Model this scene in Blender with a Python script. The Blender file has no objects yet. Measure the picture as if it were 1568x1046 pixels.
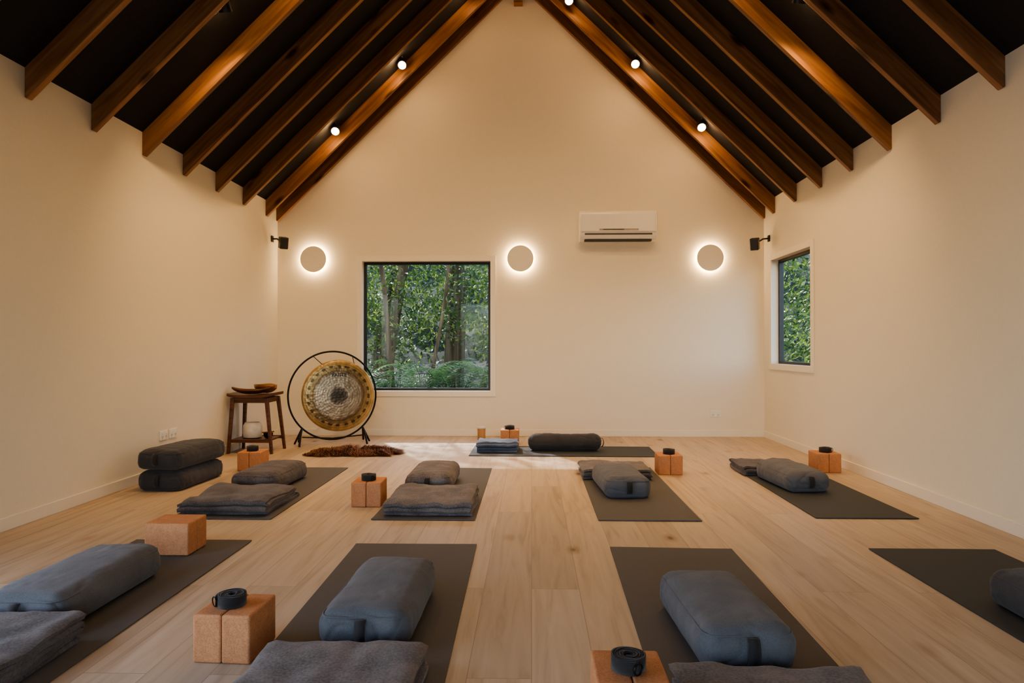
import bpy, bmesh, math, random
import numpy as np
from mathutils import Vector, Matrix, Euler, noise

random.seed(7); np.random.seed(7)
scene = bpy.context.scene
COL = scene.collection
XL, XR, YN, YS = -2.91, 2.61, 7.74, -2.2
XC = (XL+XR)/2; SL = 0.975; ZW = 2.62
ZR = ZW + SL*(XR-XC)

# ---------------------------------------------------------------- materials
def new_mat(name):
    m = bpy.data.materials.new(name); m.use_nodes = True
    nt = m.node_tree; b = nt.nodes['Principled BSDF']
    return m, nt, b
def N(nt, t, **kw):
    n = nt.nodes.new(t)
    for k, v in kw.items():
        if k in n.inputs: n.inputs[k].default_value = v
        else: setattr(n, k, v)
    return n
def coords(nt, scale=(1,1,1), rot=(0,0,0), kind='Object'):
    tc = N(nt, 'ShaderNodeTexCoord'); mp = N(nt, 'ShaderNodeMapping')
    mp.inputs['Scale'].default_value = scale; mp.inputs['Rotation'].default_value = rot
    nt.links.new(tc.outputs[kind], mp.inputs[0]); return mp.outputs[0]
def ramp(nt, fac, stops):
    r = N(nt, 'ShaderNodeValToRGB'); e = r.color_ramp.elements
    while len(e) < len(stops): e.new(0.5)
    for i, (p, c) in enumerate(stops):
        e[i].position = p; e[i].color = (*c, 1)
    nt.links.new(fac, r.inputs[0]); return r.outputs[0]
def bump(nt, b, h, s=0.3, d=0.01):
    bp = N(nt, 'ShaderNodeBump'); bp.inputs['Strength'].default_value = s; bp.inputs['Distance'].default_value = d
    nt.links.new(h, bp.inputs['Height']); nt.links.new(bp.outputs[0], b.inputs['Normal'])
def simple(name, col, rough=0.6, metal=0.0, var=0.12, scale=20, bs=0.1, bd=0.003, sheen=0):
    m, nt, b = new_mat(name)
    c = coords(nt)
    n = N(nt, 'ShaderNodeTexNoise', Scale=scale, Detail=5.0); nt.links.new(c, n.inputs['Vector'])
    lo = tuple(x*(1-var) for x in col); hi = tuple(min(1, x*(1+var)) for x in col)
    o = ramp(nt, n.outputs['Fac'], [(0.3, lo), (0.7, hi)])
    nt.links.new(o, b.inputs['Base Color'])
    b.inputs['Roughness'].default_value = rough; b.inputs['Metallic'].default_value = metal
    if sheen: b.inputs['Sheen Weight'].default_value = sheen
    if bs: bump(nt, b, n.outputs['Fac'], bs, bd)
    return m
def emis(name, col, s):
    m, nt, b = new_mat(name)
    b.inputs['Base Color'].default_value = (*col, 1)
    b.inputs['Emission Color'].default_value = (*col, 1); b.inputs['Emission Strength'].default_value = s
    return m
def fabric(name, col, var=0.2, weave=900, bs=0.35):
    m, nt, b = new_mat(name)
    c = coords(nt)
    n1 = N(nt, 'ShaderNodeTexNoise', Scale=9.0, Detail=4.0); nt.links.new(c, n1.inputs['Vector'])
    n2 = N(nt, 'ShaderNodeTexNoise', Scale=weave/4, Detail=3.0); nt.links.new(c, n2.inputs['Vector'])
    mx = N(nt, 'ShaderNodeMath', operation='ADD'); nt.links.new(n1.outputs['Fac'], mx.inputs[0]); nt.links.new(n2.outputs['Fac'], mx.inputs[1])
    hf = N(nt, 'ShaderNodeMath', operation='MULTIPLY'); hf.inputs[1].default_value = 0.5; nt.links.new(mx.outputs[0], hf.inputs[0])
    o = ramp(nt, hf.outputs[0], [(0.35, tuple(x*(1-var) for x in col)), (0.65, tuple(x*(1+var) for x in col))])
    nt.links.new(o, b.inputs['Base Color']); b.inputs['Roughness'].default_value = 0.92
    b.inputs['Sheen Weight'].default_value = 0.15; b.inputs['Specular IOR Level'].default_value = 0.2
    bump(nt, b, hf.outputs[0], bs, 0.004)
    return m
def wood(name, c1, c2, c3, rough=0.5, ax=0, sc=1.0, knots=True):
    m, nt, b = new_mat(name)
    s = [14*sc, 14*sc, 14*sc]; s[ax] = 0.9*sc
    c = coords(nt, tuple(s))
    oi = N(nt, 'ShaderNodeObjectInfo'); ad = N(nt, 'ShaderNodeVectorMath', operation='ADD')
    sca = N(nt, 'ShaderNodeMath', operation='MULTIPLY'); sca.inputs[1].default_value = 37.0
    nt.links.new(oi.outputs['Random'], sca.inputs[0]); nt.links.new(c, ad.inputs[0]); nt.links.new(sca.outputs[0], ad.inputs[1])
    n = N(nt, 'ShaderNodeTexNoise', Scale=1.6, Detail=6.0, Distortion=0.8); nt.links.new(ad.outputs[0], n.inputs['Vector'])
    o = ramp(nt, n.outputs['Fac'], [(0.3, c1), (0.5, c2), (0.72, c3)])
    if knots:
        s2 = [9*sc, 9*sc, 9*sc]; s2[ax] = 3.0*sc
        ck = coords(nt, tuple(s2)); ad2 = N(nt, 'ShaderNodeVectorMath', operation='ADD')
        nt.links.new(ck, ad2.inputs[0]); nt.links.new(sca.outputs[0], ad2.inputs[1])
        v = N(nt, 'ShaderNodeTexVoronoi', Scale=0.75); nt.links.new(ad2.outputs[0], v.inputs['Vector'])
        k = ramp(nt, v.outputs['Distance'], [(0.10, (0.2, 0.13, 0.08)), (0.22, (1, 1, 1))])
        mx = N(nt, 'ShaderNodeMix', data_type='RGBA', blend_type='MULTIPLY'); mx.inputs[0].default_value = 1
        nt.links.new(o, mx.inputs[6]); nt.links.new(k, mx.inputs[7]); o = mx.outputs[2]
    nt.links.new(o, b.inputs['Base Color']); b.inputs['Roughness'].default_value = rough
    bump(nt, b, n.outputs['Fac'], 0.15, 0.002)
    return m

M_wall = simple('wall_paint', (0.77, 0.70, 0.57), 0.75, var=0.015, scale=60, bs=0.06, bd=0.001)
M_trim = simple('trim_paint', (0.80, 0.74, 0.63), 0.45, var=0.01, scale=30, bs=0)
M_ceil = simple('dark_ceiling_lining', (0.008, 0.007, 0.009), 0.85, var=0.3, scale=40, bs=0.2)
M_raft = wood('rafter_timber', (0.15, 0.064, 0.025), (0.25, 0.115, 0.046), (0.36, 0.18, 0.076), 0.5, ax=0)
M_black = simple('black_metal', (0.012, 0.011, 0.011), 0.4, var=0.2)
M_iron = simple('black_iron', (0.02, 0.017, 0.015), 0.35, metal=0.7, var=0.2)
M_plastic = simple('white_plastic', (0.80, 0.77, 0.70), 0.25, var=0.01, bs=0)
M_slot = simple('dark_slot', (0.03, 0.03, 0.03), 0.5, bs=0)
M_grey = simple('grey_plastic', (0.35, 0.33, 0.30), 0.4, bs=0)
M_mat = simple('mat_rubber', (0.098, 0.093, 0.092), 0.72, var=0.1, scale=300, bs=0.25, bd=0.001)
M_mat2 = simple('mat_rubber_dark', (0.044, 0.050, 0.056), 0.7, var=0.1, scale=300, bs=0.25, bd=0.001)
M_bol = fabric('bolster_cotton', (0.115, 0.116, 0.126))
M_bolD = fabric('bolster_cotton_dark', (0.056, 0.054, 0.058))
M_blan = fabric('blanket_wool', (0.150, 0.130, 0.124), 0.45, 500, 0.6)
M_blanD = fabric('blanket_wool_dark', (0.104, 0.090, 0.088), 0.45, 500, 0.6)
M_denim = fabric('blanket_blue', (0.11, 0.14, 0.21), 0.3, 500, 0.4)
M_strap = fabric('strap_webbing', (0.035, 0.032, 0.032), 0.2, 1200)
M_table = wood('dark_table_wood', (0.045, 0.016, 0.008), (0.095, 0.034, 0.017), (0.15, 0.058, 0.027), 0.35, ax=0, sc=2, knots=False)
M_bowl = wood('bowl_wood', (0.13, 0.05, 0.018), (0.27, 0.11, 0.035), (0.45, 0.21, 0.065), 0.3, ax=0, sc=2, knots=False)
M_cand = wood('cup_wood', (0.30, 0.15, 0.06), (0.42, 0.23, 0.10), (0.5, 0.3, 0.14), 0.5, ax=2, sc=2, knots=False)
M_cer = simple('white_ceramic', (0.62, 0.57, 0.50), 0.35, bs=0)
M_fur = simple('brown_fur', (0.21, 0.090, 0.042), 0.7, var=0.65, scale=14, bs=0)
M_lamp = emis('lamp_glow', (1.0, 0.72, 0.38), 60)
M_sconce = emis('sconce_led', (1.0, 0.71, 0.39), 52)

# cork-ish foam block
def cork():
    m, nt, b = new_mat('cork_block')
    c = coords(nt)
    v = N(nt, 'ShaderNodeTexVoronoi', Scale=260.0); nt.links.new(c, v.inputs['Vector'])
    n = N(nt, 'ShaderNodeTexNoise', Scale=25.0, Detail=6.0); nt.links.new(c, n.inputs['Vector'])
    o1 = ramp(nt, v.outputs['Color'], [(0.05, (0.46, 0.195, 0.085)), (0.5, (0.55, 0.25, 0.115)), (0.95, (0.60, 0.285, 0.135))])
    o2 = ramp(nt, n.outputs['Fac'], [(0.3, (0.84, 0.8, 0.78)), (0.6, (1, 1, 1))])
    mx = N(nt, 'ShaderNodeMix', data_type='RGBA', blend_type='MULTIPLY'); mx.inputs[0].default_value = 0.7
    nt.links.new(o1, mx.inputs[6]); nt.links.new(o2, mx.inputs[7]); nt.links.new(mx.outputs[2], b.inputs['Base Color'])
    b.inputs['Roughness'].default_value = 0.8; bump(nt, b, n.outputs['Fac'], 0.15, 0.002)
    return m
M_cork = cork()

def floor_mat():
    m, nt, b = new_mat('oak_floor')
    L = nt.links
    cb = coords(nt, (1, 1, 1), (0, 0, math.radians(90)))
    br = N(nt, 'ShaderNodeTexBrick', Scale=1.0); br.offset = 0.37; br.offset_frequency = 2
    br.inputs['Brick Width'].default_value = 2.1; br.inputs['Row Height'].default_value = 0.20
    br.inputs['Mortar Size'].default_value = 0.0016; br.inputs['Mortar Smooth'].default_value = 0.4
    br.inputs['Color1'].default_value = (0, 0, 0, 1); br.inputs['Color2'].default_value = (1, 1, 1, 1); br.inputs['Mortar'].default_value = (0.5, 0.5, 0.5, 1)
    L.new(cb, br.inputs['Vector'])
    sep = N(nt, 'ShaderNodeSeparateColor'); L.new(br.outputs['Color'], sep.inputs[0])
    sh = N(nt, 'ShaderNodeMath', operation='MULTIPLY'); sh.inputs[1].default_value = 23.0; L.new(sep.outputs[0], sh.inputs[0])
    cg = coords(nt, (13, 0.9, 1)); ad = N(nt, 'ShaderNodeVectorMath', operation='ADD'); L.new(cg, ad.inputs[0]); L.new(sh.outputs[0], ad.inputs[1])
    g = N(nt, 'ShaderNodeTexNoise', Scale=1.2, Detail=8.0, Distortion=1.6); L.new(ad.outputs[0], g.inputs['Vector'])
    base = ramp(nt, g.outputs['Fac'], [(0.28, (0.38, 0.295, 0.215)), (0.46, (0.50, 0.400, 0.300)), (0.74, (0.59, 0.485, 0.375))])
    tint = ramp(nt, sep.outputs[0], [(0.0, (0.82, 0.79, 0.76)), (0.5, (1, 1, 1)), (1.0, (1.0, 0.95, 0.89))])
    m1 = N(nt, 'ShaderNodeMix', data_type='RGBA', blend_type='MULTIPLY'); m1.inputs[0].default_value = 1
    L.new(base, m1.inputs[6]); L.new(tint, m1.inputs[7])
    ck = coords(nt, (3.6, 1.7, 1)); v = N(nt, 'ShaderNodeTexVoronoi', Scale=1.0); L.new(ck, v.inputs['Vector'])
    kn = ramp(nt, v.outputs['Distance'], [(0.030, (0.22, 0.15, 0.10)), (0.07, (0.72, 0.62, 0.52)), (0.17, (1, 1, 1))])
    m2 = N(nt, 'ShaderNodeMix', data_type='RGBA', blend_type='MULTIPLY'); m2.inputs[0].default_value = 0.9
    L.new(m1.outputs[2], m2.inputs[6]); L.new(kn, m2.inputs[7])
    m3 = N(nt, 'ShaderNodeMix', data_type='RGBA', blend_type='MIX'); m3.inputs[7].default_value = (0.21, 0.13, 0.08, 1)
    fm = N(nt, 'ShaderNodeMath', operation='MULTIPLY'); fm.inputs[1].default_value = 0.6
    L.new(br.outputs['Fac'], fm.inputs[0]); L.new(fm.outputs[0], m3.inputs[0]); L.new(m2.outputs[2], m3.inputs[6])
    L.new(m3.outputs[2], b.inputs['Base Color'])
    rr = N(nt, 'ShaderNodeMapRange'); rr.inputs['To Min'].default_value = 0.42; rr.inputs['To Max'].default_value = 0.60
    L.new(g.outputs['Fac'], rr.inputs[0]); L.new(rr.outputs[0], b.inputs['Roughness'])
    bump(nt, b, g.outputs['Fac'], 0.1, 0.002)
    return m
M_floor = floor_mat()

def glass_mat():
    m = bpy.data.materials.new('window_glass'); m.use_nodes = True; nt = m.node_tree; nt.nodes.clear()
    o = N(nt, 'ShaderNodeOutputMaterial'); t = N(nt, 'ShaderNodeBsdfTransparent'); g = N(nt, 'ShaderNodeBsdfGlossy', Roughness=0.02)
    mx = N(nt, 'ShaderNodeMixShader'); mx.inputs[0].default_value = 0.008
    nt.links.new(t.outputs[0], mx.inputs[1]); nt.links.new(g.outputs[0], mx.inputs[2]); nt.links.new(mx.outputs[0], o.inputs[0])
    return m
M_glass = glass_mat()

def leaf_mat(name, c1, c2, c3):
    m = bpy.data.materials.new(name); m.use_nodes = True; nt = m.node_tree; nt.nodes.clear()
    o = N(nt, 'ShaderNodeOutputMaterial')
    c = coords(nt); n = N(nt, 'ShaderNodeTexNoise', Scale=3.0, Detail=6.0); nt.links.new(c, n.inputs['Vector'])
    col = ramp(nt, n.outputs['Fac'], [(0.3, c1), (0.5, c2), (0.72, c3)])
    d = N(nt, 'ShaderNodeBsdfPrincipled', Roughness=0.30); t = N(nt, 'ShaderNodeBsdfTranslucent')
    nt.links.new(col, d.inputs['Base Color'])
    br = N(nt, 'ShaderNodeMix', data_type='RGBA', blend_type='MULTIPLY'); br.inputs[0].default_value = 1; br.inputs[7].default_value = (1.9, 1.7, 0.9, 1)
    nt.links.new(col, br.inputs[6]); nt.links.new(br.outputs[2], t.inputs[0])
    mx = N(nt, 'ShaderNodeMixShader'); mx.inputs[0].default_value = 0.45
    nt.links.new(d.outputs[0], mx.inputs[1]); nt.links.new(t.outputs[0], mx.inputs[2]); nt.links.new(mx.outputs[0], o.inputs[0])
    return m
M_leaf = leaf_mat('leaves', (0.012, 0.032, 0.011), (0.052, 0.108, 0.034), (0.28, 0.38, 0.13))
M_fern = leaf_mat('fern_green', (0.025, 0.072, 0.040), (0.080, 0.175, 0.095), (0.19, 0.34, 0.18))
M_trunk = wood('tree_bark', (0.04, 0.028, 0.018), (0.12, 0.085, 0.052), (0.26, 0.20, 0.13), 0.9, ax=2, sc=0.6, knots=False)
M_ground = simple('forest_floor', (0.018, 0.024, 0.011), 0.95, var=0.6, scale=3, bs=0.6, bd=0.05)

def gong_mat():
    m, nt, b = new_mat('gong_bronze'); L = nt.links
    tc = N(nt, 'ShaderNodeTexCoord'); sp = N(nt, 'ShaderNodeSeparateXYZ'); L.new(tc.outputs['Object'], sp.inputs[0])
    cb = N(nt, 'ShaderNodeCombineXYZ'); L.new(sp.outputs[0], cb.inputs[0]); L.new(sp.outputs[2], cb.inputs[1])
    ln = N(nt, 'ShaderNodeVectorMath', operation='LENGTH'); L.new(cb.outputs[0], ln.inputs[0])
    nz = N(nt, 'ShaderNodeTexNoise', Scale=11.0, Detail=7.0); L.new(cb.outputs[0], nz.inputs['Vector'])
    nm = N(nt, 'ShaderNodeMath', operation='MULTIPLY_ADD'); nm.inputs[1].default_value = 0.05; L.new(nz.outputs['Fac'], nm.inputs[0]); L.new(ln.outputs['Value'], nm.inputs[2])
    mr = N(nt, 'ShaderNodeMath', operation='MULTIPLY'); mr.inputs[1].default_value = 1/0.40; L.new(nm.outputs[0], mr.inputs[0])
    col = ramp(nt, mr.outputs[0], [(0.14, (0.055, 0.045, 0.038)), (0.26, (0.11, 0.09, 0.072)), (0.31, (0.30, 0.26, 0.21)), (0.64, (0.34, 0.285, 0.22)),
                                   (0.69, (0.16, 0.105, 0.052)), (0.84, (0.38, 0.275, 0.135)), (1.0, (0.56, 0.42, 0.22))])
    st = coords(nt, (1,1,1)); n2 = N(nt, 'ShaderNodeTexNoise', Scale=5.0, Detail=8.0, Distortion=1.5); L.new(st, n2.inputs['Vector'])
    mot = ramp(nt, n2.outputs['Fac'], [(0.3, (0.5, 0.48, 0.45)), (0.65, (1.25, 1.2, 1.12))])
    mm = N(nt, 'ShaderNodeMix', data_type='RGBA', blend_type='MULTIPLY'); mm.inputs[0].default_value = 0.85
    L.new(col, mm.inputs[6]); L.new(mot, mm.inputs[7])
    gr = N(nt, 'ShaderNodeMath', operation='MULTIPLY'); gr.inputs[1].default_value = 260.0; L.new(ln.outputs['Value'], gr.inputs[0])
    gs = N(nt, 'ShaderNodeMath', operation='SINE'); L.new(gr.outputs[0], gs.inputs[0])
    gm = N(nt, 'ShaderNodeMapRange'); gm.inputs['From Min'].default_value = -1; gm.inputs['To Min'].default_value = 0.78; gm.inputs['To Max'].default_value = 1.1; L.new(gs.outputs[0], gm.inputs[0])
    mg = N(nt, 'ShaderNodeVectorMath', operation='SCALE'); L.new(mm.outputs[2], mg.inputs[0]); L.new(gm.outputs[0], mg.inputs['Scale'])
    at = N(nt, 'ShaderNodeMath', operation='ARCTAN2'); L.new(sp.outputs[2], at.inputs[0]); L.new(sp.outputs[0], at.inputs[1])
    am = N(nt, 'ShaderNodeMath', operation='MULTIPLY'); am.inputs[1].default_value = 24.0; L.new(at.outputs[0], am.inputs[0])
    am2 = N(nt, 'ShaderNodeMath', operation='MULTIPLY_ADD'); am2.inputs[1].default_value = 4.0; L.new(nz.outputs['Fac'], am2.inputs[0]); L.new(am.outputs[0], am2.inputs[2])
    sn = N(nt, 'ShaderNodeMath', operation='SINE'); L.new(am2.outputs[0], sn.inputs[0])
    g1 = N(nt, 'ShaderNodeMath', operation='GREATER_THAN'); g1.inputs[1].default_value = 0.1; L.new(sn.outputs[0], g1.inputs[0])
    d1 = N(nt, 'ShaderNodeMath', operation='SUBTRACT'); d1.inputs[1].default_value = 0.305; L.new(ln.outputs['Value'], d1.inputs[0])
    d2 = N(nt, 'ShaderNodeMath', operation='ABSOLUTE'); L.new(d1.outputs[0], d2.inputs[0])
    d3 = N(nt, 'ShaderNodeMath', operation='LESS_THAN'); d3.inputs[1].default_value = 0.013; L.new(d2.outputs[0], d3.inputs[0])
    mk = N(nt, 'ShaderNodeMath', operation='MULTIPLY'); L.new(g1.outputs[0], mk.inputs[0]); L.new(d3.outputs[0], mk.inputs[1])
    mk2 = N(nt, 'ShaderNodeMath', operation='MULTIPLY'); mk2.inputs[1].default_value = 0.75; L.new(mk.outputs[0], mk2.inputs[0])
    mx = N(nt, 'ShaderNodeMix', data_type='RGBA'); mx.inputs[7].default_value = (0.04, 0.025, 0.012, 1)
    L.new(mk2.outputs[0], mx.inputs[0]); L.new(mg.outputs[0], mx.inputs[6]); L.new(mx.outputs[2], b.inputs['Base Color'])
    b.inputs['Metallic'].default_value = 0.65; b.inputs['Roughness'].default_value = 0.33
    v = N(nt, 'ShaderNodeTexVoronoi', Scale=38.0); L.new(cb.outputs[0], v.inputs['Vector'])
    bump(nt, b, v.outputs['Distance'], 0.35, 0.006)
    return m
M_gong = gong_mat()

# ---------------------------------------------------------------- mesh helpers
def mobj(name, verts, faces, mat, smooth=False, loc=(0,0,0), rot=(0,0,0), parent=None):
    me = bpy.data.meshes.new(name); me.from_pydata([tuple(v) for v in verts], [], faces); me.update()
    bm = bmesh.new(); bm.from_mesh(me); bmesh.ops.recalc_face_normals(bm, faces=bm.faces); bm.to_mesh(me); bm.free()
    me.materials.append(mat)
    if smooth: me.polygons.foreach_set('use_smooth', [True]*len(me.polygons))
    o = bpy.data.objects.new(name, me); COL.objects.link(o)
    o.location = loc; o.rotation_euler = rot
    if parent: o.parent = parent
    return o
def boxes(name, lst, mat, bevel=0.0, parent=None, loc=(0,0,0), rot=(0,0,0)):
    V, F = [], []
    for (x0,x1,y0,y1,z0,z1) in lst:
        i = len(V)
        V += [(x0,y0,z0),(x1,y0,z0),(x1,y1,z0),(x0,y1,z0),(x0,y0,z1),(x1,y0,z1),(x1,y1,z1),(x0,y1,z1)]
        F += [(i,i+3,i+2,i+1),(i+4,i+5,i+6,i+7),(i,i+1,i+5,i+4),(i+1,i+2,i+6,i+5),(i+2,i+3,i+7,i+6),(i+3,i,i+4,i+7)]
    o = mobj(name, V, F, mat, loc=loc, rot=rot, parent=parent)
    if bevel:
        b = o.modifiers.new('bevel', 'BEVEL'); b.width = bevel; b.segments = 3; b.limit_method = 'ANGLE'
    return o
def prism(poly, a0, a1, axis='y'):
    n = len(poly)
    if axis == 'y': V = [(u,a0,v) for u,v in poly] + [(u,a1,v) for u,v in poly]
    else: V = [(a0,u,v) for u,v in poly] + [(a1,u,v) for u,v in poly]
    F = [tuple(range(n)), tuple(range(2*n-1, n-1, -1))] + [(i,(i+1)%n,n+(i+1)%n,n+i) for i in range(n)]
    return V, F
def empty(name, loc=(0,0,0), rot=0):
    e = bpy.data.objects.new(name, None); COL.objects.link(e); e.location = loc; e.rotation_euler = (0,0,rot); e.empty_display_size = 0.1
    return e
def lathe(name, prof, mat, seg=40, parent=None, loc=(0,0,0), rot=(0,0,0)):
    V, F = [], []
    for r, z in prof:
        for j in range(seg):
            a = 2*math.pi*j/seg; V.append((r*math.cos(a), r*math.sin(a), z))
    for i in range(len(prof)-1):
        for j in range(seg):
            F.append((i*seg+j, i*seg+(j+1)%seg, (i+1)*seg+(j+1)%seg, (i+1)*seg+j))
    F.append(tuple(range(seg-1,-1,-1))); k = (len(prof)-1)*seg; F.append(tuple(range(k, k+seg)))
    o = mobj(name, V, F, mat, smooth=True, loc=loc, rot=rot, parent=parent)
    try:
        o.data.set_sharp_from_angle(angle=math.radians(40))
    except Exception: pass
    return o
def tube(name, pts, r, mat, parent=None, cyclic=False, loc=(0,0,0), rot=(0,0,0), radii=None, smooth_curve=False):
    cu = bpy.data.curves.new(name, 'CURVE'); cu.dimensions = '3D'; cu.bevel_depth = r; cu.bevel_resolution = 4; cu.use_fill_caps = True
    s = cu.splines.new('POLY'); s.points.add(len(pts)-1)
    for i, p in enumerate(pts):
        s.points[i].co = (*p, 1)
        if radii: s.points[i].radius = radii[i]
    s.use_cyclic_u = cyclic
    tmp = bpy.data.objects.new(name, cu); COL.objects.link(tmp)
    dg = bpy.context.evaluated_depsgraph_get(); me = bpy.data.meshes.new_from_object(tmp.evaluated_get(dg))
    bpy.data.objects.remove(tmp); me.name = name
    me.materials.clear(); me.materials.append(mat)
    me.polygons.foreach_set('use_smooth', [True]*len(me.polygons))
    o = bpy.data.objects.new(name, me); COL.objects.link(o); o.location = loc; o.rotation_euler = rot
    if parent: o.parent = parent
    return o

# ---------------------------------------------------------------- room shell
T = 0.12
boxes('floor', [(XL-T, XR+T, YS-T, YN+T, -0.1, 0)], M_floor)
WX0, WX1, WZ0, WZ1 = -1.93, -0.467, 0.51, 1.985
V, F = [], []
def addp(poly, a0, a1, axis='y'):
    v, f = prism(poly, a0, a1, axis); n = len(V); V.extend(v); F.extend([tuple(i+n for i in t) for t in f])
addp([(XL,0),(WX0,0),(WX0,ZW),(XL,ZW)], YN, YN+T)
addp([(WX1,0),(XR,0),(XR,ZW),(WX1,ZW)], YN, YN+T)
addp([(WX0,0),(WX1,0),(WX1,WZ0),(WX0,WZ0)], YN, YN+T)
addp([(WX0,WZ1),(WX1,WZ1),(WX1,ZW),(WX0,ZW)], YN, YN+T)
addp([(XL,ZW),(XR,ZW),(XC,ZR)], YN, YN+T)
mobj('wall_north', V, F, M_wall)
V, F = [], []
DX0, DX1, DZ = -1.9, 1.7, 2.15
addp([(XL,0),(DX0,0),(DX0,ZW),(XL,ZW)], YS-T, YS)
addp([(DX1,0),(XR,0),(XR,ZW),(DX1,ZW)], YS-T, YS)
addp([(DX0,DZ),(DX1,DZ),(DX1,ZW),(DX0,ZW)], YS-T, YS)
addp([(XL,ZW),(XR,ZW),(XC,ZR)], YS-T, YS)
mobj('wall_south', V, F, M_wall)
RY0, RY1, RZ0, RZ1 = 6.44, 7.48, 0.83, 1.95
boxes('wall_east', [(XR,XR+T,YS-T,RY0,0,ZW),(XR,XR+T,RY1,YN+T,0,ZW),(XR,XR+T,RY0,RY1,0,RZ0),(XR,XR+T,RY0,RY1,RZ1,ZW)], M_wall)
LY0, LY1, LZ = 0.2, 2.5, 2.1
boxes('wall_west', [(XL-T,XL,YS-T,LY0,0,ZW),(XL-T,XL,LY1,YN+T,0,ZW),(XL-T,XL,LY0,LY1,LZ,ZW)], M_wall)
V, F = [], []
addp([(XL-0.02,ZW-0.02*SL),(XC,ZR),(XC,ZR+0.08),(XL-0.02,ZW+0.06)], YS-T, YN+T)
addp([(XR+0.02,ZW-0.02*SL),(XC,ZR),(XC,ZR+0.08),(XR+0.02,ZW+0.06)], YS-T, YN+T)
mobj('ceiling', V, F, M_ceil)
boxes('ceiling_ridge_beam', [(XC-0.05,XC+0.05,YS,YN,4.88,5.16)], M_raft)
ang = math.atan(SL); D = 0.182
ys = [3.85+0.5925*i for i in range(-10, 7)] + [YN-0.025]
for y in ys:
    for side in (-1, 1):
        xw = XL if side < 0 else XR
        xe = XC + side*0.05
        run = abs(xw-xe)
        zb = ZW - D
        pts = [(xw,zb+0.012),(xw-side*0.012,zb+0.004),(xe,zb+SL*run),(xe,ZW+SL*run-0.001),(xw,ZW-0.001)]
        a = -ang if side < 0 else ang
        R = Matrix.Rotation(a, 4, 'Y'); o0 = Vector((xw, y, ZW))
        v, f = prism(pts, y-0.0225, y+0.0225)
        Ri = R.inverted()
        v = [Ri @ (Vector(p)-o0) for p in v]
        ob = mobj('ceiling_rafter', v, f, M_raft, loc=o0, rot=(0,a,0))
        bv = ob.modifiers.new('b','BEVEL'); bv.width = 0.003; bv.segments = 2
BH, BT = 0.075, 0.014
boxes('baseboard_north', [(XL,XR,YN-BT,YN,0,BH)], M_trim, 0.003)
boxes('baseboard_east', [(XR-BT,XR,YS,YN-BT,0,BH)], M_trim, 0.003)
boxes('baseboard_west', [(XL,XL+BT,LY1+0.06,YN-BT,0,BH)], M_trim, 0.003)
def window(name, plane, a0, a1, z0, z1, base, sgn, arch=True, mull=None):
    e = empty(name, (0,0,0))
    def bx(n, a, b, d0, d1, c, d, mat, bev=0.002):
        d0, d1 = sorted((base+sgn*d0, base+sgn*d1))
        if plane == 'y': boxes(n, [(a,b,d0,d1,c,d)], mat, bev, parent=e)
        else: boxes(n, [(d0,d1,a,b,c,d)], mat, bev, parent=e)
    fr = 0.028; g = 0.085
    for (a,b,c,d) in [(a0,a0+fr,z0,z1),(a1-fr,a1,z0,z1),(a0+fr,a1-fr,z0,z0+fr),(a0+fr,a1-fr,z1-fr,z1)]:
        bx('sash', a, b, g-0.02, g+0.03, c, d, M_black)
    if mull: bx('mullion', mull-0.03, mull+0.03, g-0.02, g+0.03, z0+fr, z1-fr, M_black)
    bx('glass', a0+fr, a1-fr, g, g+0.005, z0+fr, z1-fr, M_glass, 0)
    w = 0.062
    if arch:
        for (a,b,c,d) in [(a0-w,a0,z0-w,z1+w),(a1,a1+w,z0-w,z1+w),(a0,a1,z0-w,z0),(a0,a1,z1,z1+w)]:
            bx('architrave', a, b, -0.014, 0, c, d, M_trim)
    return e
window('window_1', 'y', WX0, WX1, WZ0, WZ1, YN, 1)
window('window_2', 'x', RY0, RY1, RZ0, RZ1, XR, 1)
window('glass_door_south', 'y', DX0, DX1, 0.0, DZ, YS, -1, False, -0.1)  # unseen glass door behind the camera, assumed as a source of cool daylight
window('glass_door_west', 'x', LY0, LY1, 0.0, LZ, XL, -1, False, 1.35)  # unseen glass door, assumed from the cool light on the east wall

# ---------------------------------------------------------------- lights
def lamp(name, kind, loc, power, col, **kw):
    l = bpy.data.lights.new(name, kind); l.energy = power; l.color = col
    for k, v in kw.items(): setattr(l, k, v)
    o = bpy.data.objects.new(name, l); COL.objects.link(o); o.location = loc
    return o
def aim(o, d): o.rotation_euler = Vector(d).to_track_quat('-Z', 'Y').to_euler()
WARM = (1.0, 0.615, 0.275)
lx = [-2.09, -1.375, -0.60, 0.396, 1.093, 1.785]
def spot_fixture(x, y, d, power, glow, cone=125, recess=False):
    z = ZR - SL*abs(x-XC) - 0.115
    e = empty('ceiling_spotlight', (x, y, z))
    q = Vector(d).normalized().to_track_quat('-Z', 'Y').to_euler()
    k = 0.05 if recess else 0.0
    lathe('head', [(0.024,0.105),(0.040,0.10),(0.046,0.0),(0.042,0.0),(0.039,0.018+k)], M_black, 28, parent=e, rot=q)
    lathe('bulb', [(0.005,-0.022+k),(0.024,-0.018+k),(0.038,-0.004+k),(0.0365,0.014+k)], M_lamp, 24, parent=e, rot=q)
    dn = Vector(d).normalized()
    tube('stem', [(0,0,0.105) , tuple(-dn*0.08)], 0.006, M_black, parent=e)
    s = lamp('spot_lamp', 'SPOT', dn*0.035, power, WARM, spot_size=math.radians(cone), spot_blend=0.9, shadow_soft_size=0.035); aim(s, d)
    s.parent = e
    if glow:
        g = lamp('glow_lamp', 'POINT', dn*0.05, glow, WARM, shadow_soft_size=0.04); g.parent = e
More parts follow.
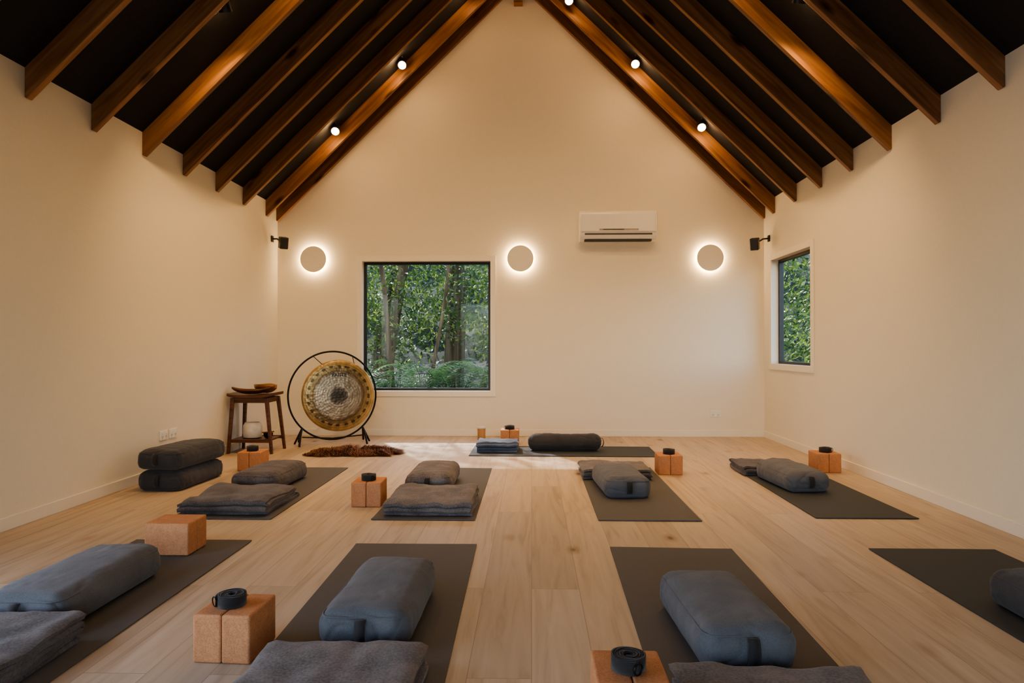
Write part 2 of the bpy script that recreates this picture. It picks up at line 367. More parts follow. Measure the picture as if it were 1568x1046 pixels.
for x in lx:
    sx = -0.25 if x > XC else 0.25
    top = abs(x-XC) < 0.8
    spot_fixture(x, 7.20, (sx*0.3, -0.75, -0.65), 40, 8.0 if not top else 3.5)
    spot_fixture(x, 4.60, (sx*0.2, 0.50, -0.87), 76 if not top else 58, 1.2, 110, True)
    spot_fixture(x, 2.15, (sx*0.2, 0.55, -0.83), 11, 0, 105, True)

def sconce(x, z):
    e = empty('wall_sconce', (x, YN, z))
    R = (math.radians(90), 0, 0)
    lathe('led_ring', [(0.126,0.001),(0.133,0.004),(0.133,0.036),(0.126,0.038)], M_sconce, 64, parent=e, rot=R)
    lathe('face_disc', [(0.10,0.038),(0.146,0.039),(0.148,0.042),(0.148,0.052),(0.145,0.055),(0.10,0.056)], M_trim, 64, parent=e, rot=R)
for x in (-2.483, -0.126, 2.0): sconce(x, 2.008)

sun = lamp('sun', 'SUN', (-6, 18, 14), 7.0, (1.0, 0.98, 0.95), angle=math.radians(1.2)); aim(sun, (0.5, -1, -0.9))
w = bpy.data.worlds.new('sky'); scene.world = w; w.use_nodes = True
nt = w.node_tree; bg = nt.nodes['Background']
sk = nt.nodes.new('ShaderNodeTexSky'); sk.sky_type = 'NISHITA'; sk.sun_disc = False; sk.sun_elevation = math.radians(40); sk.sun_rotation = math.radians(-25)
nt.links.new(sk.outputs[0], bg.inputs[0]); bg.inputs[1].default_value = 0.85
a = lamp('daylight_south', 'AREA', (-0.1, YS-0.3, 1.08), 17, (0.82, 0.90, 1.0), shape='RECTANGLE', size=3.5, size_y=2.1); aim(a, (0, 1, 0))
a = lamp('daylight_west', 'AREA', (XL-0.3, 1.35, 1.05), 38, (0.84, 0.90, 1.0), shape='RECTANGLE', size=2.2, size_y=2.0); aim(a, (1, 0, 0))

# ---------------------------------------------------------------- heat pump
def ac():
    e = empty('air_conditioner', (0.957, YN, 2.35))
    hw = 0.425
    prof = [(0,-0.14),(0,0.165),(-0.12,0.172),(-0.175,0.165),(-0.198,0.145),(-0.205,0.10),(-0.205,-0.075),(-0.195,-0.115),(-0.165,-0.145),(-0.10,-0.165),(-0.03,-0.165)]
    v, f = prism(prof, -hw, hw, 'x')
    o = mobj('body', v, f, M_plastic, parent=e); b = o.modifiers.new('b','BEVEL'); b.width = 0.008; b.segments = 3; b.limit_method='ANGLE'; b.angle_limit = math.radians(35)
    boxes('seam', [(-hw+0.01,hw-0.01,-0.2065,-0.2,-0.078,-0.074)], M_grey, parent=e)
    boxes('panel', [(-hw+0.02,hw-0.02,-0.212,-0.203,-0.068,0.125)], M_plastic, 0.006, parent=e)
    boxes('display', [(-0.21,0.22,-0.2155,-0.208,-0.058,-0.038)], M_grey, 0.002, parent=e)
    boxes('display_slot', [(-0.17,0.06,-0.2165,-0.214,-0.052,-0.044)], M_slot, 0.001, parent=e)
    boxes('outlet_slot', [(-hw+0.055,hw-0.055,-0.207,-0.19,-0.108,-0.088)], M_slot, 0.002, parent=e)
    v, f = prism([(-0.208,-0.106),(-0.180,-0.142),(-0.176,-0.139),(-0.203,-0.102)], -hw+0.05, hw-0.05, 'x')
    mobj('louver', v, f, M_plastic, parent=e)
    boxes('outlet_slot', [(-hw+0.055,hw-0.055,-0.165,-0.09,-0.168,-0.150)], M_slot, 0.002, parent=e)
ac()

def speaker(loc, rz, wallpt):
    e = empty('wall_speaker', loc, 0)
    r = Euler((math.radians(14), 0, rz))
    boxes('cabinet', [(-0.045,0.045,-0.05,0.05,-0.065,0.065)], M_black, 0.012, parent=e, rot=r)
    g = boxes('grille', [(-0.038,0.038,-0.054,-0.049,-0.058,0.058)], M_slot, 0.003, parent=e, rot=r)
    d = Vector(wallpt)-Vector(loc)
    tube('bracket', [(0,0.0,0), tuple(d*0.6+Vector((0,0.01,0.02))), tuple(d)], 0.009, M_black, parent=e)
    boxes('plate', [(-0.006,0.006,-0.025,0.025,-0.035,0.035)], M_black, 0.002, parent=e, loc=tuple(d*0.98))
speaker((-2.755, 7.50, 2.165), math.radians(35), (XL+0.006, 7.56, 2.22))
speaker((2.43, 7.50, 2.13), math.radians(-30), (XR-0.006, 7.56, 2.20))

def outlet(loc, rz):
    e = empty('power_outlet', loc, rz)
    boxes('plate', [(-0.058,0.058,-0.009,0,-0.037,0.037)], M_plastic, 0.003, parent=e)
    for sx in (-0.028, 0.028):
        boxes('switch', [(sx-0.008,sx+0.008,-0.013,-0.008,0.008,0.026)], M_plastic, 0.002, parent=e)
        boxes('pins', [(sx-0.009,sx-0.006,-0.0098,-0.008,-0.016,-0.004),(sx+0.006,sx+0.009,-0.0098,-0.008,-0.016,-0.004),(sx-0.0015,sx+0.0015,-0.0098,-0.008,-0.028,-0.018)], M_slot, parent=e)
outlet((2.066, YN, 0.26), 0)
outlet((XL, 5.32, 0.315), math.radians(90)); outlet((XL, 5.46, 0.315), math.radians(90))

# ---------------------------------------------------------------- yoga kit
def yoga_mat(x0, x1, y0, y1, rot=0, mat=None):
    cx, cy = (x0+x1)/2, (y0+y1)/2; hx, hy = (x1-x0)/2, (y1-y0)/2
    V, F = [], []; nx, ny = 10, 26
    sd = random.random()*50
    for k in (0, 1):
        for j in range(ny+1):
            for i in range(nx+1):
                x = -hx+2*hx*i/nx; y = -hy+2*hy*j/ny
                q = max(0, (abs(y)/hy-0.95)/0.05); ex = 0.004*q*q*(0.5+0.5*noise.noise(Vector((x*3, y, sd))))
                V.append((x, y, (0.0055 if k else 0.0008)+ex))
    def id(k,i,j): return k*(nx+1)*(ny+1)+j*(nx+1)+i
    for j in range(ny):
        for i in range(nx):
            F.append((id(1,i,j),id(1,i+1,j),id(1,i+1,j+1),id(1,i,j+1))); F.append((id(0,i,j),id(0,i,j+1),id(0,i+1,j+1),id(0,i+1,j)))
    for j in range(ny):
        F.append((id(0,0,j),id(1,0,j),id(1,0,j+1),id(0,0,j+1))); F.append((id(0,nx,j),id(0,nx,j+1),id(1,nx,j+1),id(1,nx,j)))
    for i in range(nx):
        F.append((id(0,i,0),id(0,i+1,0),id(1,i+1,0),id(1,i,0))); F.append((id(0,i,ny),id(1,i,ny),id(1,i+1,ny),id(0,i+1,ny)))
    return mobj('yoga_mat', V, F, mat or M_mat, loc=(cx,cy,0), rot=(0,0,math.radians(rot)))

def bolster(x, y, z, L=0.64, W=0.31, H=0.155, rot=0, mat=None, handle=True, R=0.055, crown=0.018, roundpipe=False):
    mat = mat or M_bol
    e = empty('yoga_bolster', (x, y, z), math.radians(rot))
    bm = bmesh.new(); bmesh.ops.create_cube(bm, size=2)
    bmesh.ops.subdivide_edges(bm, edges=bm.edges[:], cuts=43, use_grid_fill=True)
    sd = random.random()*100
    hx, hy, hz = W/2, L/2, H/2 - crown/2
    R = min(R, hz*0.98)
    ix, iy, iz = hx-R, hy-R, hz-R
    def rm(t): return 0.45*t+0.55*math.sin(t*math.pi/2)
    for v in bm.verts:
        c = v.co
        p = Vector((rm(c.x)*hx, rm(c.y)*hy, rm(c.z)*hz))
        q = Vector((max(-ix,min(ix,p.x)), max(-iy,min(iy,p.y)), max(-iz,min(iz,p.z))))
        d = p-q
        nrm = d.normalized() if d.length > 1e-6 else Vector((0,0,1))
        s = q + nrm*R
        u, w_, t = s.x/hx, s.y/hy, s.z/hz
        if t > 0: s.z += crown*t*(1-abs(u)**2.2)*(1-abs(w_)**4)
        s.x *= 1 + 0.035*(1-t*t)*(1-w_**4) - 0.02*abs(w_)**6
        s.y *= 1 + 0.015*(1-t*t)*(1-u**4) - 0.012*abs(u)**6
        nn = noise.noise(Vector((s.x*6, s.y*5, s.z*8+sd)))
        wr = noise.noise(Vector((s.x*6+nn, s.y*22+nn*1.5, s.z*8+sd+9)))
        wr = max(0, 1-abs(wr)*3.2)**2
        endf = 0.4+0.6*abs(w_)
        s += nrm*(-0.0055*wr*endf + 0.006*nn)*(1 if t > -0.6 else 0)
        s.z = max(s.z, -hz*0.96)+hz*0.96
        v.co = s
    me = bpy.data.meshes.new('cushion'); bm.to_mesh(me); bm.free(); me.materials.append(mat)
    me.polygons.foreach_set('use_smooth', [True]*len(me.polygons))
    o = bpy.data.objects.new('cushion', me); COL.objects.link(o); o.parent = e
    if not roundpipe:
        for zq in (0.70, -0.70):
            pts = []
            k = math.asin(min(1, max(-1, (abs(zq)*hz-iz)/R))) if abs(zq)*hz > iz else 0
            rr = R*math.cos(k)
            t = zq
            for (sx, sy, a0) in ((1,1,0),(-1,1,90),(-1,-1,180),(1,-1,270)):
                for s in range(0, 11):
                    a = math.radians(a0+9*s)
                    px = sx*ix+rr*math.cos(a); py = sy*iy+rr*math.sin(a)
                    u, w_ = px/hx, py/hy
                    pts.append((px*(1+0.035*(1-t*t)*(1-w_**4)-0.02*abs(w_)**6), py*(1+0.015*(1-t*t)*(1-u**4)-0.012*abs(u)**6), zq*hz+hz*0.96+(crown*t*(1-min(1,abs(u))**2.2)*(1-min(1,abs(w_))**4) if t > 0 else 0)))
            tube('piping', pts, 0.003, mat, parent=e, cyclic=True)
    if handle:
        V, F = [], []; k = 12
        for i in range(k+1):
            t = i/k; a = math.pi*t
            yy = -L/2-0.004-0.022*math.sin(a); zz = H*0.48+0.042*math.cos(a)
            V += [(-0.018, yy, zz), (0.018, yy, zz)]
        F = [(2*i,2*i+1,2*i+3,2*i+2) for i in range(k)]
        h = mobj('handle', V, F, M_strap, smooth=True, parent=e); sm = h.modifiers.new('s','SOLIDIFY'); sm.thickness = 0.004
    return e

def blanket(x, y, z, W=0.5, D=0.45, H=0.09, layers=4, rot=0, mat=None, flip=False, seed=None):
    mat = mat or M_blan
    sd = random.random()*100
    th = H/layers*0.86; gap = H/layers
    prof = []
    for i in range(layers):
        y0, y1 = -D/2, D/2
        jit0 = random.uniform(-0.012, 0.012); jit1 = random.uniform(-0.014, 0.014)
        seq = [y0+jit0+(y1-y0+jit1-jit0)*t/14 for t in range(15)]
        if i % 2: seq = seq[::-1]
        zc = gap*(i+0.5)
        prof += [(s, zc) for s in seq]
        if i < layers-1:
            ye = seq[-1]; sg = 1 if i % 2 == 0 else -1
            for a in (30, 60, 90, 120, 150):
                ar = math.radians(a); prof.append((ye+sg*gap/2*1.1*math.sin(ar), zc+gap/2-gap/2*math.cos(ar)))
    nx = 26; V, F = [], []; m = len(prof)
    for j, (py, pz) in enumerate(prof):
        for i in range(nx+1):
            u = i/nx*2-1; lay = pz/gap
            wob = 0.022*noise.noise(Vector((lay*0.9, sd, py*4)))
            xx = u*(W/2+wob)
            yy = py + 0.022*noise.noise(Vector((xx*3.5, lay*0.6, sd+3)))
            lift = 0.020*noise.noise(Vector((xx*5, py*5, sd+7)))*(pz/H) + 0.012*noise.noise(Vector((xx*14, py*12, sd+1)))*(pz/H)
            ed = max(0, (abs(u)-0.88)/0.12); lift -= 0.012*ed*ed*(pz/H)
            V.append((xx, yy, pz+lift))
    for j in range(m-1):
        for i in range(nx):
            F.append((j*(nx+1)+i, j*(nx+1)+i+1, (j+1)*(nx+1)+i+1, (j+1)*(nx+1)+i))
    me = bpy.data.meshes.new('folded_blanket'); me.from_pydata(V, [], F); me.materials.append(mat)
    me.polygons.foreach_set('use_smooth', [True]*len(me.polygons))
    o = bpy.data.objects.new('folded_blanket', me); COL.objects.link(o)
    o.location = (x, y, z+0.001); o.rotation_euler = (0, 0, math.radians(rot + (180 if flip else 0)))
    s = o.modifiers.new('s','SOLIDIFY'); s.thickness = th; s.offset = 0
    b = o.modifiers.new('b','BEVEL'); b.width = th*0.35; b.segments = 3; b.limit_method = 'ANGLE'; b.angle_limit = math.radians(60)
    return o

def blocks(x, y, rot=0, z=0, strap=True, w=0.094, h=0.155, d=0.200, long_front=False, sdx=0.0, sr=0.048):
    R = Matrix.Rotation(math.radians(rot), 3, 'Z')
    for s in (-1, 1):
        if long_front: off = Vector((0, s*(w/2+0.001), 0)); sx, sy = d*1.08, w
        else: off = Vector((s*(w/2+0.001), 0, 0)); sx, sy = w, d
        p = R @ off
        boxes('yoga_block', [(-sx/2,sx/2,-sy/2,sy/2,0,h)], M_cork, 0.007, loc=(x+p.x, y+p.y, z), rot=(0,0,math.radians(rot)))
    if strap:
        p = R @ Vector((sdx, -0.01, 0))
        rolled_strap((x+p.x, y+p.y, z+h), sr)
def rolled_strap(loc, R0=0.048, hh=0.038):
    e = empty('rolled_yoga_strap', loc, random.random()*6)
    V, F = [], []; turns = 5.2; n = 170; r0 = 0.012
    for i in range(n+1):
        t = i/n; a = turns*2*math.pi*t; r = r0+(R0-r0)*t
        V += [(r*math.cos(a), r*math.sin(a), 0.001), (r*math.cos(a), r*math.sin(a), hh+0.0015*math.sin(a*1.7))]
    F = [(2*i,2*i+2,2*i+3,2*i+1) for i in range(n)]
    o = mobj('webbing', V, F, M_strap, smooth=True, parent=e); s = o.modifiers.new('s','SOLIDIFY'); s.thickness = 0.0052; s.offset = 0
    ex = R0*math.cos(turns*2*math.pi); ey = R0*math.sin(turns*2*math.pi)
    pts = [(ex+0.004+0.015*math.cos(a), ey+0.004, 0.019+0.015*math.sin(a)) for a in [2*math.pi*i/20 for i in range(20)]]
    tube('buckle_ring', pts, 0.0022, M_iron, parent=e, cyclic=True)
    return e

MZ = 0.006
yoga_mat(-0.89, -0.27, 1.74, 3.49, 0.7)
yoga_mat(0.378, 0.983, 1.72, 3.46, -1.2)
yoga_mat(1.69, 2.31, 1.74, 3.48, 0, M_mat2)
yoga_mat(-2.07, -1.46, 1.76, 3.53, 0)
yoga_mat(-2.14, -1.53, 3.97, 5.66, 0)
yoga_mat(-0.94, -0.33, 3.98, 5.67, 0)
yoga_mat(0.39, 0.99, 4.0, 5.74, 0)
yoga_mat(1.68, 2.28, 4.09, 5.84, 0, M_mat2)
yoga_mat(-0.58, 1.18, 6.31, 6.92, -0.5, M_mat2)

bolster(-0.555, 2.55, MZ, rot=-1, L=0.63)
blanket(-0.58, 1.93, MZ, 0.49, 0.42, 0.085, 4)
blocks(-0.992, 2.27, rot=-3, sdx=-0.01)
bolster(0.665, 2.43, MZ, rot=3, L=0.60)
blanket(0.69, 1.84, MZ, 0.54, 0.40, 0.075, 4)
blocks(0.262, 1.86, rot=0, sdx=0.0)
bolster(-1.80, 2.68, MZ, rot=0, L=0.68, W=0.32, H=0.155)
blanket(-1.80, 2.07, MZ, 0.52, 0.46, 0.10, 5, mat=M_blanD)
blocks(-1.765, 3.35, rot=0, z=MZ+0.001, strap=False, long_front=True)
bolster(1.955, 2.46, MZ, mat=M_bolD)

bolster(-2.60, 5.03, 0, L=0.64, W=0.33, rot=-3, mat=M_bolD)
bolster(-2.595, 5.03, 0.150, L=0.66, W=0.33, rot=-5, mat=M_bolD)
blanket(-1.85, 4.30, MZ, 0.54, 0.50, 0.090, 5, mat=M_blanD)
bolster(-1.92, 4.99, MZ, L=0.60, W=0.34, H=0.145, mat=M_blanD, handle=False, rot=-4)
blocks(-2.305, 5.60, rot=2)
blanket(-0.62, 4.31, MZ, 0.52, 0.50, 0.09, 5)
bolster(-0.71, 4.95, MZ, L=0.62, W=0.32, H=0.155, mat=M_blan)
blocks(-1.05, 4.40, rot=1)
bolster(0.625, 4.86, MZ, L=0.62, W=0.31, rot=4)
blanket(0.65, 5.42, MZ, 0.52, 0.44, 0.075, 4, mat=M_blan)
blocks(1.10, 5.53, rot=-1)
bolster(1.90, 5.07, MZ, L=0.60, W=0.30, rot=5)
blanket(1.92, 5.60, MZ, 0.50, 0.40, 0.07, 4, mat=M_blanD)
blocks(2.395, 5.66, rot=-2)

blanket(-0.33, 6.66, MZ, 0.39, 0.30, 0.10, 6, mat=M_denim)
bolster(0.32, 6.66, MZ, L=0.71, W=0.18, H=0.165, rot=90, mat=M_bolD, R=0.09, crown=0.0, roundpipe=True)
blocks(-0.225, 7.12, rot=0, z=0)
e = empty('wooden_candle_cup', (-0.545, 7.42, 0))
lathe('cup', [(0.040,0.0),(0.042,0.004),(0.044,0.10),(0.046,0.125),(0.042,0.125),(0.040,0.11)], M_cand, 32, parent=e)
lathe('lid', [(0.047,0.126),(0.048,0.130),(0.048,0.140),(0.044,0.143)], M_cer, 32, parent=e)

# ---------------------------------------------------------------- side table
def side_table():
    X0, X1, Y0, Y1, HT = -2.885, -2.47, 6.38, 6.74, 0.555
    cx, cy = (X0+X1)/2, (Y0+Y1)/2
    e = empty('side_table', (cx, cy, 0))
    hx, hy = (X1-X0)/2, (Y1-Y0)/2
    V, F = [], []; nx = 24
    for i in range(nx+1):
        u = i/nx*2-1; lift = 0.020*abs(u)**4
        x = u*hx
        V += [(x,-hy,HT-0.028+lift),(x,hy,HT-0.028+lift),(x,hy,HT+lift-0.002),(x,-hy,HT+lift-0.002)]
    for i in range(nx):
        a, b = 4*i, 4*i+4
        F += [(a,a+1,b+1,b),(a+1,a+2,b+2,b+1),(a+2,a+3,b+3,b+2),(a+3,a,b,b+3)]
    F += [(0,3,2,1),(4*nx,4*nx+1,4*nx+2,4*nx+3)]
    o = mobj('top', V, F, M_table, parent=e); b = o.modifiers.new('b','BEVEL'); b.width=0.004; b.segments=2; b.limit_method='ANGLE'
    def leg(ax, ay, bx, by, r0=0.017, r1=0.013):
        V = []
        for (x,y,z,r) in ((ax,ay,HT-0.028,r0),(bx,by,0,r1)):
            V += [(x-r,y-r,z),(x+r,y-r,z),(x+r,y+r,z),(x-r,y+r,z)]
        F = [(0,1,2,3),(7,6,5,4)]+[(i,(i+1)%4,4+(i+1)%4,4+i) for i in range(4)]
        o = mobj('leg', V, F, M_table, parent=e); b = o.modifiers.new('b','BEVEL'); b.width=0.003; b.segments=2
    for sx in (-1,1):
        for sy in (-1,1):
            leg(sx*(hx-0.045), sy*(hy-0.035), sx*(hx+0.015 if sx>0 else hx-0.015), sy*(hy-0.01))
    boxes('apron', [(-hx+0.05,hx-0.05,-hy+0.025,-hy+0.043,HT-0.075,HT-0.028),(-hx+0.05,hx-0.05,hy-0.043,hy-0.025,HT-0.075,HT-0.028),
                    (-hx+0.035,-hx+0.05,-hy+0.04,hy-0.04,HT-0.075,HT-0.028),(hx-0.05,hx-0.035,-hy+0.04,hy-0.04,HT-0.075,HT-0.028)], M_table, 0.002, parent=e)
    boxes('lower_shelf', [(-hx+0.02,hx-0.015,-hy+0.03,hy-0.03,0.115,0.130)], M_table, 0.003, parent=e)
    boxes('stretcher', [(-hx+0.02,hx-0.01,-hy+0.006,-hy+0.028,0.105,0.135),(-hx+0.02,hx-0.01,hy-0.028,hy-0.006,0.105,0.135)], M_table, 0.003, parent=e)
    return cx, cy, HT
cx, cy, HT = side_table()
def dish(name, loc, L, W, H, rz, mat, curl=0.03):
    V, F = [], []; nu, nv = 30, 14
    for i in range(nu+1):
        t = i/nu*2-1; wv = W/2*(max(0.0, 1-abs(t)**2.2))**0.8+0.002
        base = curl*abs(t)**2.5
        for j in range(nv+1):
            s = j/nv*2-1
            V.append((t*L/2, s*wv, base+H*abs(s)**2.2*(0.4+0.6*(1-abs(t)**2))+0.005))
    for i in range(nu):
        for j in range(nv): F.append((i*(nv+1)+j,(i+1)*(nv+1)+j,(i+1)*(nv+1)+j+1,i*(nv+1)+j+1))
    o = mobj(name, V, F, mat, smooth=True, loc=loc, rot=(0,0,rz)); s = o.modifiers.new('s','SOLIDIFY'); s.thickness = 0.008; s.offset=0
    return o
dish('wooden_boat_dish', (cx-0.01, cy-0.08, HT+0.003), 0.36, 0.13, 0.04, 0.12, M_table, 0.05)
dish('carved_wooden_bowl', (cx+0.06, cy+0.09, HT+0.003), 0.27, 0.14, 0.085, -0.35, M_bowl, 0.045)
e = empty('ceramic_jar', (cx-0.03, cy, 0.131))
lathe('jar', [(0.06,0),(0.085,0.008),(0.092,0.05),(0.088,0.12),(0.07,0.148),(0.066,0.15),(0.062,0.14)], M_cer, 36, parent=e)
e = empty('singing_bowl', (cx+0.135, cy-0.03, 0.131))
lathe('bowl', [(0.02,0),(0.034,0.008),(0.044,0.03),(0.046,0.05),(0.043,0.05),(0.04,0.03),(0.02,0.012)], M_iron, 30, parent=e)
tube('mallet', [(-0.05,-0.03,0.058),(0.05,0.02,0.062)], 0.006, M_bowl, parent=e)

# ---------------------------------------------------------------- gong
def gong():
    e = empty('gong_on_stand', (-2.07, 7.06, 0), math.radians(20))
    RR, ZC = 0.458, 0.505
    pts = [(RR*0.97*math.cos(a), 0.02, ZC+RR*math.sin(a)) for a in [2*math.pi*i/96 for i in range(96)]]
    tube('ring_frame', pts, 0.0095, M_iron, parent=e, cyclic=True)
    prof = [(0.0005,0.012),(0.10,0.012),(0.20,0.008),(0.30,0.002),(0.352,-0.004),(0.366,-0.010),(0.371,-0.022),(0.370,-0.045),(0.366,-0.045),(0.366,-0.024),(0.35,-0.012),(0.20,0.002),(0.0005,0.006)]
    V, F = [], []; seg = 96
    for r, d in prof:
        for j in range(seg):
            a = 2*math.pi*j/seg; V.append((r*math.cos(a), -d, r*math.sin(a)))
    for i in range(len(prof)-1):
        for j in range(seg): F.append((i*seg+j,i*seg+(j+1)%seg,(i+1)*seg+(j+1)%seg,(i+1)*seg+j))
    mobj('gong_disc', V, F, M_gong, smooth=True, parent=e, loc=(0.055,-0.055,ZC))
    for sx in (-1,1):
        tube('cord', [(0.055+sx*0.16,-0.045,ZC+0.322),(sx*0.20,0.02,ZC+0.412)], 0.004, M_strap, parent=e)
    for sx in (-1,1):
        x = sx*0.305
        zt = ZC-RR*math.sqrt(1-(0.305/(RR*0.97))**2)
        pts = []
        for i in range(17):
            t = i/16*2-1
            pts.append((x+sx*0.03*abs(t), 0.02+t*0.18, 0.011+(zt-0.02)*(1-abs(t)**1.6)))
        tube('foot', pts, 0.011, M_iron, parent=e)
        tube('brace', [(x,0.02,zt),(x+sx*0.075,0.02,0.011)], 0.010, M_iron, parent=e)
    tube('crossbar', [(-0.305,0.02,0.080),(0,0.02,0.058),(0.305,0.02,0.080)], 0.007, M_iron, parent=e)
    cu = bpy.data.curves.new('lettering','FONT'); cu.body = 'PAISTE'; cu.size = 0.050; cu.align_x = 'CENTER'; cu.extrude = 0.0006; cu.offset = 0.0015
    t = bpy.data.objects.new('lettering', cu); COL.objects.link(t); cu.materials.append(M_black)
    t.parent = e; t.location = (0.060,-0.0670,ZC+0.20); t.rotation_euler = (math.radians(90),0,0)
gong()

# shaggy brown hide in front of the gong
def fur_rug():
    e = empty('fur_rug', (-1.70, 6.44, 0), math.radians(5))
    n = 96; L, W = 0.47, 0.20
    def rad(a):
        return 1 + 0.28*noise.noise(Vector((math.cos(a)*2.0, math.sin(a)*2.0, 3.3))) + 0.16*noise.noise(Vector((math.cos(a)*6, math.sin(a)*6, 1)))
    def hz(x, y, f): return 0.001+(0.032+0.050*max(-0.5, noise.noise(Vector((x*9, y*12, 2)))))*(1-f**4)
    rings = 16; V, F = [(0,0,hz(0,0,0))], []
    for k in range(1, rings+1):
        f = k/rings
        for i in range(n):
            a = 2*math.pi*i/n; r = rad(a)*f
            x, y = L*r*math.copysign(abs(math.cos(a))**0.8, math.cos(a)), W*r*math.sin(a)
            V.append((x, y, hz(x, y, f)))
    for i in range(n): F.append((0, 1+i, 1+(i+1)%n))
    for k in range(rings-1):
        for i in range(n): F.append((1+k*n+i, 1+(k+1)*n+i, 1+(k+1)*n+(i+1)%n, 1+k*n+(i+1)%n))
    mobj('hide', V, F, M_fur, smooth=True, parent=e)
    V, F = [], []
    for _ in range(11000):
        a = random.uniform(0, 2*math.pi); f = math.sqrt(random.random()); r = rad(a)*f
        x, y = L*r*math.copysign(abs(math.cos(a))**0.8, math.cos(a)), W*r*math.sin(a)
        z = hz(x, y, f)
        fl = noise.noise(Vector((x*5, y*7, 8)))*4.0
        ox = math.cos(a)*0.6+math.cos(fl)*0.8; oy = math.sin(a)*0.6+math.sin(fl)*0.6-0.25
        ln = random.uniform(0.025, 0.065); h = random.uniform(0.1, 0.5)*ln
        m_ = math.hypot(ox, oy)+1e-6; ox /= m_; oy /= m_
        w_ = 0.0022; i0 = len(V)
        V += [(x-oy*w_, y+ox*w_, z), (x+oy*w_, y-ox*w_, z), (x+ox*ln*0.6+oy*w_*0.7, y+oy*ln*0.6-ox*w_*0.7, z+h), (x+ox*ln*0.6-oy*w_*0.7, y+oy*ln*0.6+ox*w_*0.7, z+h), (x+ox*ln, y+oy*ln, max(0.002, z+h*0.5))]
        F += [(i0,i0+1,i0+2,i0+3), (i0+3,i0+2,i0+4)]
    me = bpy.data.meshes.new('fur_tufts'); me.from_pydata(V, [], F); me.materials.append(M_fur)
    o = bpy.data.objects.new('fur_tufts', me); COL.objects.link(o); o.parent = e
fur_rug()

# ---------------------------------------------------------------- outside
def gz(y): return -0.25+max(0,(y-9))*0.14
def ground():
    V, F = [], []; nx, ny = 90, 80
    for j in range(ny+1):
        for i in range(nx+1):
            x = -20+45*i/nx; y = 7.95+18*j/ny
            z = gz(y)+0.15*noise.noise(Vector((x*0.5,y*0.5,0)))
            z += max(0,(y-15.5))*0.35*min(1,(y-15.5)/2 if y>15.5 else 0) + (0.7*noise.noise(Vector((x*0.8,y*0.8,5))) if y>15.5 else 0)
            V.append((x,y,z))
    for j in range(ny):
        for i in range(nx): F.append((j*(nx+1)+i,j*(nx+1)+i+1,(j+1)*(nx+1)+i+1,(j+1)*(nx+1)+i))
    mobj('ground_forest', V, F, M_ground, smooth=True)
ground()
forest = empty('forest_trees', (0,12,0)); ferns = empty('fern_bed', (0,9.5,0))

def leaves(name, centers, per, spread, size, mat):
    n = len(centers)*per
    C = np.repeat(np.array(centers), per, axis=0)
    P = C + np.random.normal(0, 1, (n,3))*np.array(spread)
    a = np.random.uniform(0, 2*np.pi, n); el = np.random.normal(-0.35, 0.5, n)
    d = np.stack([np.cos(a)*np.cos(el), np.sin(a)*np.cos(el), np.sin(el)], 1)
    up = np.random.normal(0, 0.45, (n,3)) + np.array([0,-0.25,1.0])
    s = np.cross(d, up); s /= np.linalg.norm(s, axis=1)[:,None]+1e-6
    nn = np.cross(s, d)
    l = (size*np.random.uniform(0.6, 1.35, n))[:,None]; wd = l*0.23
    v0 = P; v1 = P+d*l*0.45+s*wd+nn*l*0.07; v2 = P+d*l-nn*l*0.12; v3 = P+d*l*0.45-s*wd+nn*l*0.07
    V = np.stack([v0,v1,v2,v3],1).reshape(-1,3) - np.array([0,12,0])
    me = bpy.data.meshes.new(name)
    me.vertices.add(len(V)); me.vertices.foreach_set('co', V.ravel())
    nf = n*2
    idx = np.arange(n)*4
    tri = np.stack([idx,idx+1,idx+2,idx,idx+2,idx+3],1).ravel()
    me.loops.add(nf*3); me.loops.foreach_set('vertex_index', tri.astype(np.int32))
    me.polygons.add(nf); me.polygons.foreach_set('loop_start', (np.arange(nf)*3).astype(np.int32)); me.polygons.foreach_set('loop_total', np.full(nf,3,dtype=np.int32))
    me.update(calc_edges=True); me.validate(); me.materials.append(mat)
    o = bpy.data.objects.new(name, me); COL.objects.link(o); o.parent = forest; return o
cs = []
for _ in range(500):
    y = random.uniform(10.0, 13.8); cs.append((random.uniform(-5.5, 1.6)*y/11, y, gz(y)+random.uniform(0.2, 1.0)**0.8*3.1))
leaves('shrub_foliage', cs, 50, (0.18,0.18,0.12), 0.085, M_leaf)
cs = []
for _ in range(240):
    y = random.uniform(8.2, 14); cs.append((random.uniform(3.3, 6.5)*y/9.5, y, gz(y)+random.uniform(0.1, 3.4)))
leaves('shrub_foliage', cs, 45, (0.20,0.20,0.14), 0.080, M_leaf)
cs = []
for _ in range(450):
    y = random.uniform(14, 17); cs.append((random.uniform(-8, 14), y, gz(y)+random.uniform(-0.2, 4.2)))
leaves('far_foliage', cs, 42, (0.4,0.4,0.3), 0.16, M_leaf)
cs = []
for _ in range(40):
    y = random.uniform(9.2, 10.2); k = y-7.74; cs.append((-1.2-0.5*k+random.uniform(-0.9,0.9), y, max(2.5, 1.25+0.9*k+random.uniform(-0.5,0.8))))
leaves('sun_dapple_leaves', cs, 48, (0.22,0.22,0.14), 0.10, M_leaf)  # unseen leaves added above the window view to break up the sun
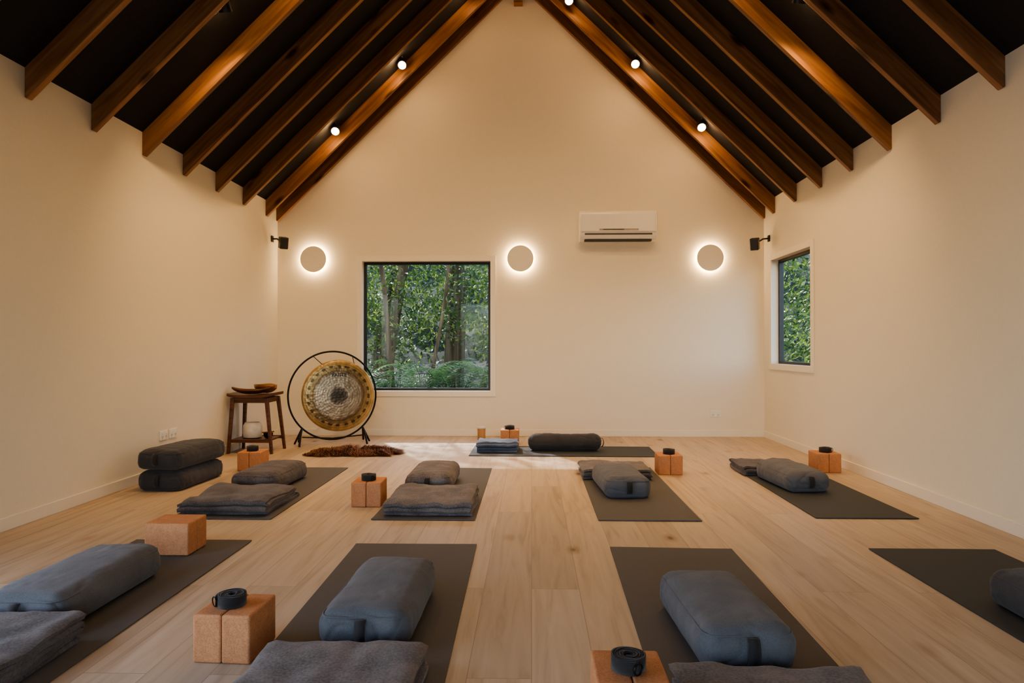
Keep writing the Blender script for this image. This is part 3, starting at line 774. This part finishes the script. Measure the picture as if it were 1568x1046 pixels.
for (x,y,r,lean) in [(-2.35,11.2,0.10,0.10),(-1.35,12.4,0.20,-0.06),(-2.9,12.8,0.16,0.2),(-0.85,10.9,0.06,0.25),(-1.9,10.1,0.04,-0.22),(-1.55,10.3,0.03,0.12),(0.2,12.0,0.2,0.05),(4.6,10.6,0.12,0.1),(5.6,12.5,0.2,-0.1),(3.9,9.6,0.06,0.2)]:
    pts = [(x+lean*t*5+0.08*math.sin(t*9+x), y-12+0.06*math.cos(t*7), gz(y)-0.1+t*6.5) for t in [i/16 for i in range(17)]]
    tube('tree_trunk', pts, r, M_trunk, radii=[1-0.45*i/16 for i in range(17)], parent=forest)
def fern(x, y, z, S=1.0, n=15):
    V, F = [], []
    for k in range(n):
        az = 2*math.pi*k/n+random.uniform(-0.25,0.25); L = S*random.uniform(0.75,1.1); rise = random.uniform(1.2,2.0)
        m = 32; prev = None
        dx, dy = math.cos(az), math.sin(az); sx, sy = -dy, dx
        for i in range(1, m+1):
            t = i/m
            rr = L*(0.15*t+0.75*t*t); zz = L*rise*(1.25*t-0.95*t*t)
            p = Vector((rr*dx, rr*dy, zz))
            pl = 0.15*S*(math.sin(math.pi*min(1, t*0.95+0.05))**0.7)*(1-0.35*t)+0.004
            for s in (-1,1):
                i0 = len(V); wd = L/m*0.42
                tip = p+Vector((sx*s*pl+dx*pl*0.25, sy*s*pl+dy*pl*0.25, -0.22*pl))
                V += [p-Vector((dx,dy,0))*wd, p+Vector((dx,dy,0.3))*wd, tip]; F.append((i0,i0+1,i0+2))
            if prev is not None:
                i0 = len(V); w2 = 0.004
                V += [prev-Vector((sx,sy,0))*w2, prev+Vector((sx,sy,0))*w2, p+Vector((sx,sy,0))*w2, p-Vector((sx,sy,0))*w2]; F.append((i0,i0+1,i0+2,i0+3))
            prev = p
    me = bpy.data.meshes.new('fern'); me.from_pydata([tuple(v) for v in V], [], F); me.materials.append(M_fern)
    o = bpy.data.objects.new('fern', me); COL.objects.link(o); o.location = (x,y-9.5,z); o.parent = ferns
for (x,y,s) in [(-2.45,9.0,1.1),(-1.45,9.15,1.25),(-0.55,9.0,1.1),(-1.95,9.7,1.15),(-1.05,9.7,1.3),(-0.3,9.6,1.1),(-3.0,9.6,1.1),(3.7,8.6,0.9),(4.2,9.4,1.1)]:
    fern(x, y, gz(y)+0.12, s)

# ---------------------------------------------------------------- camera
cam = bpy.data.cameras.new('camera'); cam.lens = 24.0; cam.sensor_width = 36; cam.clip_start = 0.05
co = bpy.data.objects.new('camera', cam); COL.objects.link(co)
co.location = (0, 0, 1.02); co.rotation_euler = (math.radians(90.38), 0, math.radians(1.64))
scene.camera = co
scene.view_settings.view_transform = 'AgX'
scene.view_settings.look = 'AgX - Medium High Contrast'
